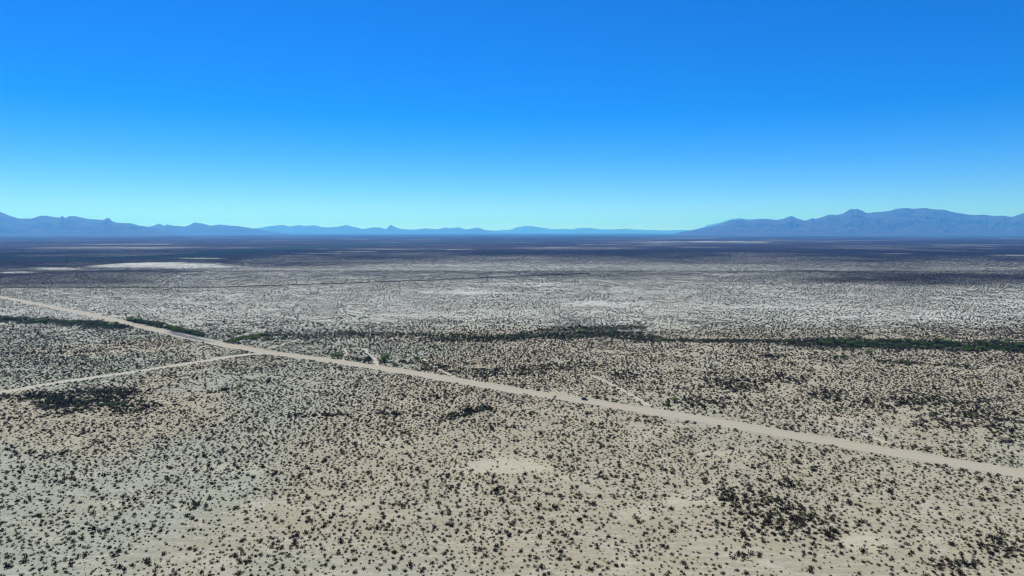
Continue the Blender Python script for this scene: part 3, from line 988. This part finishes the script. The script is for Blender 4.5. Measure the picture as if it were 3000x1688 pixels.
box_bm(bm, -2.20, 1.10, -.86, .86, 1.15, 1.78, (.22, .85, .16), .06)
bm_obj('cabin', bm, M_PAINT, car)
bm = bmesh.new(); box_bm(bm, -1.85, .12, -.62, .62, 1.785, 1.83, (0, .04, .03), .012); bm_obj('roof', bm, M_PAINT, car)
for sy in (-1, 1):
    bm = bmesh.new(); box_bm(bm, -1.70, .12, sy * .76 - .035, sy * .76 + .035, 1.84, 1.90, None, .01); bm_obj('roof_rail', bm, M_TRIM, car)
def quad(name, pts, mat, parent, out):
    o = Vector(out)
    V = [Vector(p) + o * .012 for p in pts] + [Vector(p) - o * .02 for p in pts]
    return mesh_obj(name, V, [(0, 1, 2, 3), (7, 6, 5, 4), (0, 4, 5, 1), (1, 5, 6, 2), (2, 6, 7, 3), (3, 7, 4, 0)], mat, parent)
quad('windscreen', [(.98, -.78, 1.22), (.98, .78, 1.22), (.34, .68, 1.72), (.34, -.68, 1.72)], M_GLASS, car, (.6, 0, .8))
quad('rear_window', [(-2.18, .76, 1.22), (-2.18, -.76, 1.22), (-2.01, -.68, 1.70), (-2.01, .68, 1.70)], M_GLASS, car, (-1, 0, .3))
for sy in (-1, 1):
    y0, y1 = sy * .845, sy * .72
    for xa, xb, xc, xd in ((-1.98, -1.32, -1.32, -1.88), (-1.24, -.32, -.32, -1.24), (-.24, .78, .22, -.24)):
        quad('side_window', [(xa, y0, 1.24), (xb, y0, 1.24), (xc, y1, 1.68), (xd, y1, 1.68)][::sy], M_GLASS, car, (0, sy, .25))
    for xa, xb in ((-1.28, -.30), (-.26, .86)):
        bm = bmesh.new(); box_bm(bm, xa, xb, sy * .955 - .012, sy * .955 + .012, .48, 1.08, None, .008)
        dr = bm_obj('door', bm, M_PAINT, car)
        bm = bmesh.new(); box_bm(bm, xa + .06, xa + .26, sy * .985 - .012, sy * .985 + .012, .96, 1.0)
        bm_obj('handle', bm, M_TRIM, dr)
    bm = bmesh.new(); box_bm(bm, .62, .82, sy * 1.04 - .10, sy * 1.04 + .10, 1.18, 1.36, None, .03); bm_obj('mirror', bm, M_TRIM, car)
    bm = bmesh.new(); box_bm(bm, 2.30, 2.43, sy * .68 - .18, sy * .68 + .18, .74, .90, None, .02); bm_obj('headlight', bm, M_LAMP, car)
    bm = bmesh.new(); box_bm(bm, -2.43, -2.34, sy * .80 - .08, sy * .80 + .08, .78, 1.12, None, .015); bm_obj('tail_light', bm, M_RED, car)
    for wx in (-1.42, 1.48):
        wh = empty('wheel', (wx, sy * .84, .36)); wh.parent = car
        bm = bmesh.new()
        bmesh.ops.create_cone(bm, cap_ends=True, segments=20, radius1=.37, radius2=.37, depth=.25, matrix=Matrix.Rotation(math.pi / 2, 4, 'X'))
        bmesh.ops.bevel(bm, geom=[e for e in bm.edges if abs(e.verts[0].co.y - e.verts[1].co.y) < 1e-4], offset=.03, segments=2, affect='EDGES')
        bm_obj('tyre', bm, M_RUB, wh)
        bm = bmesh.new()
        bmesh.ops.create_cone(bm, cap_ends=True, segments=16, radius1=.24, radius2=.24, depth=.27, matrix=Matrix.Rotation(math.pi / 2, 4, 'X'))
        bm_obj('rim', bm, M_RIM, wh)
bm = bmesh.new(); box_bm(bm, 2.36, 2.50, -.90, .90, .40, .62, None, .03); bm_obj('front_bumper', bm, M_TRIM, car)
bm = bmesh.new(); box_bm(bm, -2.50, -2.34, -.90, .90, .40, .62, None, .03); bm_obj('rear_bumper', bm, M_TRIM, car)
bm = bmesh.new(); box_bm(bm, 2.385, 2.425, -.44, .44, .66, .86, None, .01); bm_obj('grille', bm, M_TRIM, car)

# ------------------------------------------------------------------ posts and gate braces
M_POST = plain('weathered_wood', (0.055, 0.042, 0.035), 0.9, 0.1)
M_STEEL = plain('rusty_steel', (0.09, 0.06, 0.045), 0.7, 0.3)
def post(px, py, h, r, lean, label, mat=M_POST, name='fence_post'):
    x, y = gp(px, py)
    z = float(ground_z(np.array([x]), np.array([y]))[0])
    root = empty(name, (x, y, z))
    V, F = [], []
    tube(V, F, (0, 0, -.3), (lean * h, 0, h), r, r * .85, 7)
    mesh_obj('shaft', V, F, mat, root)
    V, F = [], []
    tube(V, F, (lean * h, 0, h), (lean * (h + .08), 0, h + .08), r * 1.15, r * .5, 7)
    mesh_obj('cap', V, F, mat, root)
    tag(root, label, 'post')
post(1981, 1237.5, 3.0, .13, -.12, 'leaning dark post, left of the pair below the road right of the car')
post(1986, 1237.5, 2.8, .13, .02, 'upright dark post, right of the pair below the road right of the car')
post(2659, 1350, 2.2, .06, 0, 'thin post by the near road edge, leftmost of three at the right', M_STEEL)
post(2775, 1368, 2.2, .06, 0, 'thin post by the near road edge, middle of three at the right', M_STEEL)
post(2903, 1390, 2.2, .06, 0, 'thin post by the near road edge, rightmost of three at the right', M_STEEL)
def brace(px, py, label):
    x, y = gp(px, py)
    root = empty('fence_brace', (x, y, float(ground_z(np.array([x]), np.array([y]))[0])), 0.3)
    for dx, h in ((-1.1, 2.4), (1.1, 2.2), (0, 1.8)):
        V, F = [], []
        tube(V, F, (dx, 0, -.3), (dx, 0, h), .14, .12, 7)
        mesh_obj('post', V, F, M_POST, root)
    for z0, z1 in ((1.5, 1.5), (.5, 1.4)):
        V, F = [], []
        tube(V, F, (-1.1, .02, z0), (1.1, .02, z1), .09, .09, 6)
        mesh_obj('rail', V, F, M_POST, root)
    tag(root, label, 'fence')
brace(710, 1036, 'dark fence brace left of the side road mouth')
brace(737, 1037, 'dark fence brace right of the side road mouth, nearest the bush row')

# ------------------------------------------------------------------ mountains
def rock_material(name, a, b):
    t = NT(name)
    co = t.n('ShaderNodeTexCoord').outputs['Object']
    c = t.mix(t.ramp(t.noise(co, 0.0012, 6, 0.65), 0.35, 0.65), a, b)
    c = t.mix(t.math('MULTIPLY', t.ramp(t.noise(co, 0.004, 6, 0.75), 0.42, 0.62), 0.7), c, tuple(v * .45 for v in a))
    return t.finish(c, 0.95, 0.05)
M_ROCK = rock_material('mountain_rock', (0.036, 0.031, 0.028), (0.080, 0.066, 0.056))

def mountain_range(name, prof_px, dist, front, back, seed, bajada=0.0, rough=1.0):
    xs = np.array([p[0] for p in prof_px], float)
    yy = np.array([p[1] for p in prof_px], float)
    cols = np.arange(xs[0], xs[-1] + .1, 2.5)
    rows_px = np.interp(cols, xs, yy)
    cx = np.array([at_plane(c, r, dist) for c, r in zip(cols, rows_px)])
    X, crest = cx[:, 0], np.maximum(cx[:, 1], 5.0)
    step = abs(X[1] - X[0])
    crest = crest + rough * dist / F_PX * 2.0 * (fbm(X, X * 0, step * 6, 3, seed) - 0.5) * np.clip(crest / (dist * .012), 0, 1)
    ts = np.concatenate([-np.linspace(1, 0, 44, endpoint=False) ** 1.15, [0], np.linspace(0, 1, 13)[1:]])
    T, X0 = np.meshgrid(ts, X, indexing='ij')
    C = np.broadcast_to(crest, T.shape)
    Y = dist + np.where(T < 0, T * front, T * back)
    XX = X0 * Y / dist                         # the range bows round the valley, its spurs run down towards it
    a = np.abs(T)
    shape = (1 - a) ** 1.9
    lam = front * .22
    ridge = 1 - np.abs(2 * fbm(XX, Y * 0.7, lam, 6, seed + 7, .55) - 1)
    spur = (ridge - .66) * 1.7 * np.minimum(a * 5, 1) * (1 - a) ** 1.1
    Z = C * np.clip(shape + .85 * spur, 0, 1 - 1.05 * a)
    Z = np.where(a < 1e-6, C, Z)
    if bajada > 0:
        Z = np.maximum(Z, bajada * np.clip(1 - a, 0, 1) ** 1.0 * np.clip(C / (bajada * 2.5), 0, 1) + 0 * Z)
    Z = Z - 3.0 * (a > .995)
    nt, nx = T.shape
    V = np.stack([XX, Y, Z], -1).reshape(-1, 3)
    idx = np.arange(nt - 1)[:, None] * nx + np.arange(nx - 1)[None, :]
    F = np.stack([idx, idx + 1, idx + nx + 1, idx + nx], -1).reshape(-1, 4)
    o = mesh_obj(name, V, F.tolist(), M_ROCK, smooth=False)
    tag(o, kind='structure')
    return o

def crop(x0, pts):
    return [(x0 + x / 2.576, 560 + y / 2.576) for x, y in pts]

LEFT = [(-700, 612), (-420, 640), (-250, 618), (-100, 614)] + crop(0, [(0, 158), (60, 180), (130, 205), (200, 208), (250, 205), (300, 187), (350, 186), (420, 198), (455, 203), (462, 190), (470, 186), (478, 192), (484, 202),
    (500, 204), (520, 192), (560, 190), (610, 198), (660, 210), (740, 216), (790, 216), (803, 207), (815, 203), (830, 209), (838, 222), (850, 230), (880, 238), (930, 243), (990, 241), (1040, 258), (1080, 262), (1110, 272), (1180, 284), (1260, 300), (1330, 318)])
LEFT2 = crop(0, [(900, 318), (1000, 296), (1080, 276), (1150, 262), (1180, 252), (1195, 245), (1215, 250), (1240, 264), (1260, 250), (1290, 257), (1350, 263), (1390, 268), (1430, 255), (1465, 236), (1490, 240), (1520, 245), (1555, 252), (1590, 262), (1660, 253), (1700, 258), (1760, 262),
    (1800, 263), (1850, 272), (1920, 285), (2000, 296), (2100, 312), (2200, 322)])
MID = crop(0, [(1700, 318), (1840, 292), (1940, 280), (2040, 265), (2130, 255), (2190, 267), (2260, 257), (2310, 263), (2370, 257), (2420, 270), (2480, 275), (2530, 270), (2576, 265)]) + crop(1000, [(35, 253), (80, 268), (160, 286), (250, 272), (290, 275), (340, 287), (355, 268), (375, 256), (400, 268),
    (450, 285), (540, 293), (640, 280), (700, 287), (740, 286), (780, 274), (820, 280), (880, 274), (940, 290), (1030, 274), (1080, 292), (1140, 300), (1210, 312), (1300, 318)])
FAR = crop(1000, [(700, 322), (900, 306), (1080, 298), (1180, 298), (1210, 292), (1270, 293), (1330, 272), (1390, 264), (1450, 267), (1530, 278), (1590, 288), (1660, 286), (1700, 284), (1740, 290), (1800, 278), (1870, 277), (1940, 286), (2000, 290), (2060, 288), (2150, 283), (2200, 289), (2300, 293),
    (2450, 297), (2576, 293)]) + crop(2000, [(60, 296), (110, 285), (170, 265), (185, 255), (240, 248), (280, 240), (310, 230), (350, 216), (385, 206), (450, 205), (480, 212), (560, 212), (650, 207), (700, 217), (800, 240), (900, 280), (1000, 318)])
RIGHT = crop(2000, [(-60, 322), (0, 306), (60, 296), (110, 289), (200, 268), (280, 246), (350, 224), (390, 216), (440, 214), (500, 222), (560, 212), (620, 213), (700, 220), (770, 205), (820, 187), (860, 205), (920, 224), (980, 205), (1000, 212), (1060, 195), (1100, 178), (1115, 181), (1125, 174), (1145, 182), (1200, 172),
    (1220, 163), (1250, 145), (1270, 135), (1285, 136), (1300, 140), (1318, 131), (1330, 140), (1350, 143), (1375, 158), (1395, 165), (1450, 160), (1530, 152), (1560, 150), (1610, 135), (1680, 126), (1740, 134), (1830, 127), (1870, 135), (1910, 140), (1970, 138), (2030, 155), (2130, 175),
    (2200, 180), (2270, 178), (2340, 185), (2430, 187), (2490, 195), (2530, 180), (2576, 165)]) + [(3080, 610), (3200, 600), (3400, 622), (3600, 610), (3800, 640)]
mountain_range('left_mountains', LEFT, 29000, 7000, 4500, 400, 130)
mountain_range('left_far_mountains', LEFT2, 37000, 5500, 4000, 430, 110)
mountain_range('middle_mountains', MID, 58000, 6000, 5000, 460)
mountain_range('far_mountains', FAR, 76000, 7000, 5000, 490)
mountain_range('right_mountains', RIGHT, 32000, 7600, 5000, 520, 150)

# ------------------------------------------------------------------ haze: the air between, one even box
bm = bmesh.new()
box_bm(bm, -92000, 92000, -90000, 92000, -6.0, 1750.0)
t = NT('air')
pv = t.n('ShaderNodeVolumePrincipled')
pv.inputs['Color'].default_value = (*HAZE_COLOR, 1)
pv.inputs['Density'].default_value = HAZE_DENSITY
pv.inputs['Anisotropy'].default_value = 0.25
pv.inputs['Absorption Color'].default_value = (0.55, 0.97, 1, 1)
t.l(pv.outputs[0], t.out.inputs['Volume'])
hz = bm_obj('haze', bm, t.m)
tag(hz, kind='stuff')
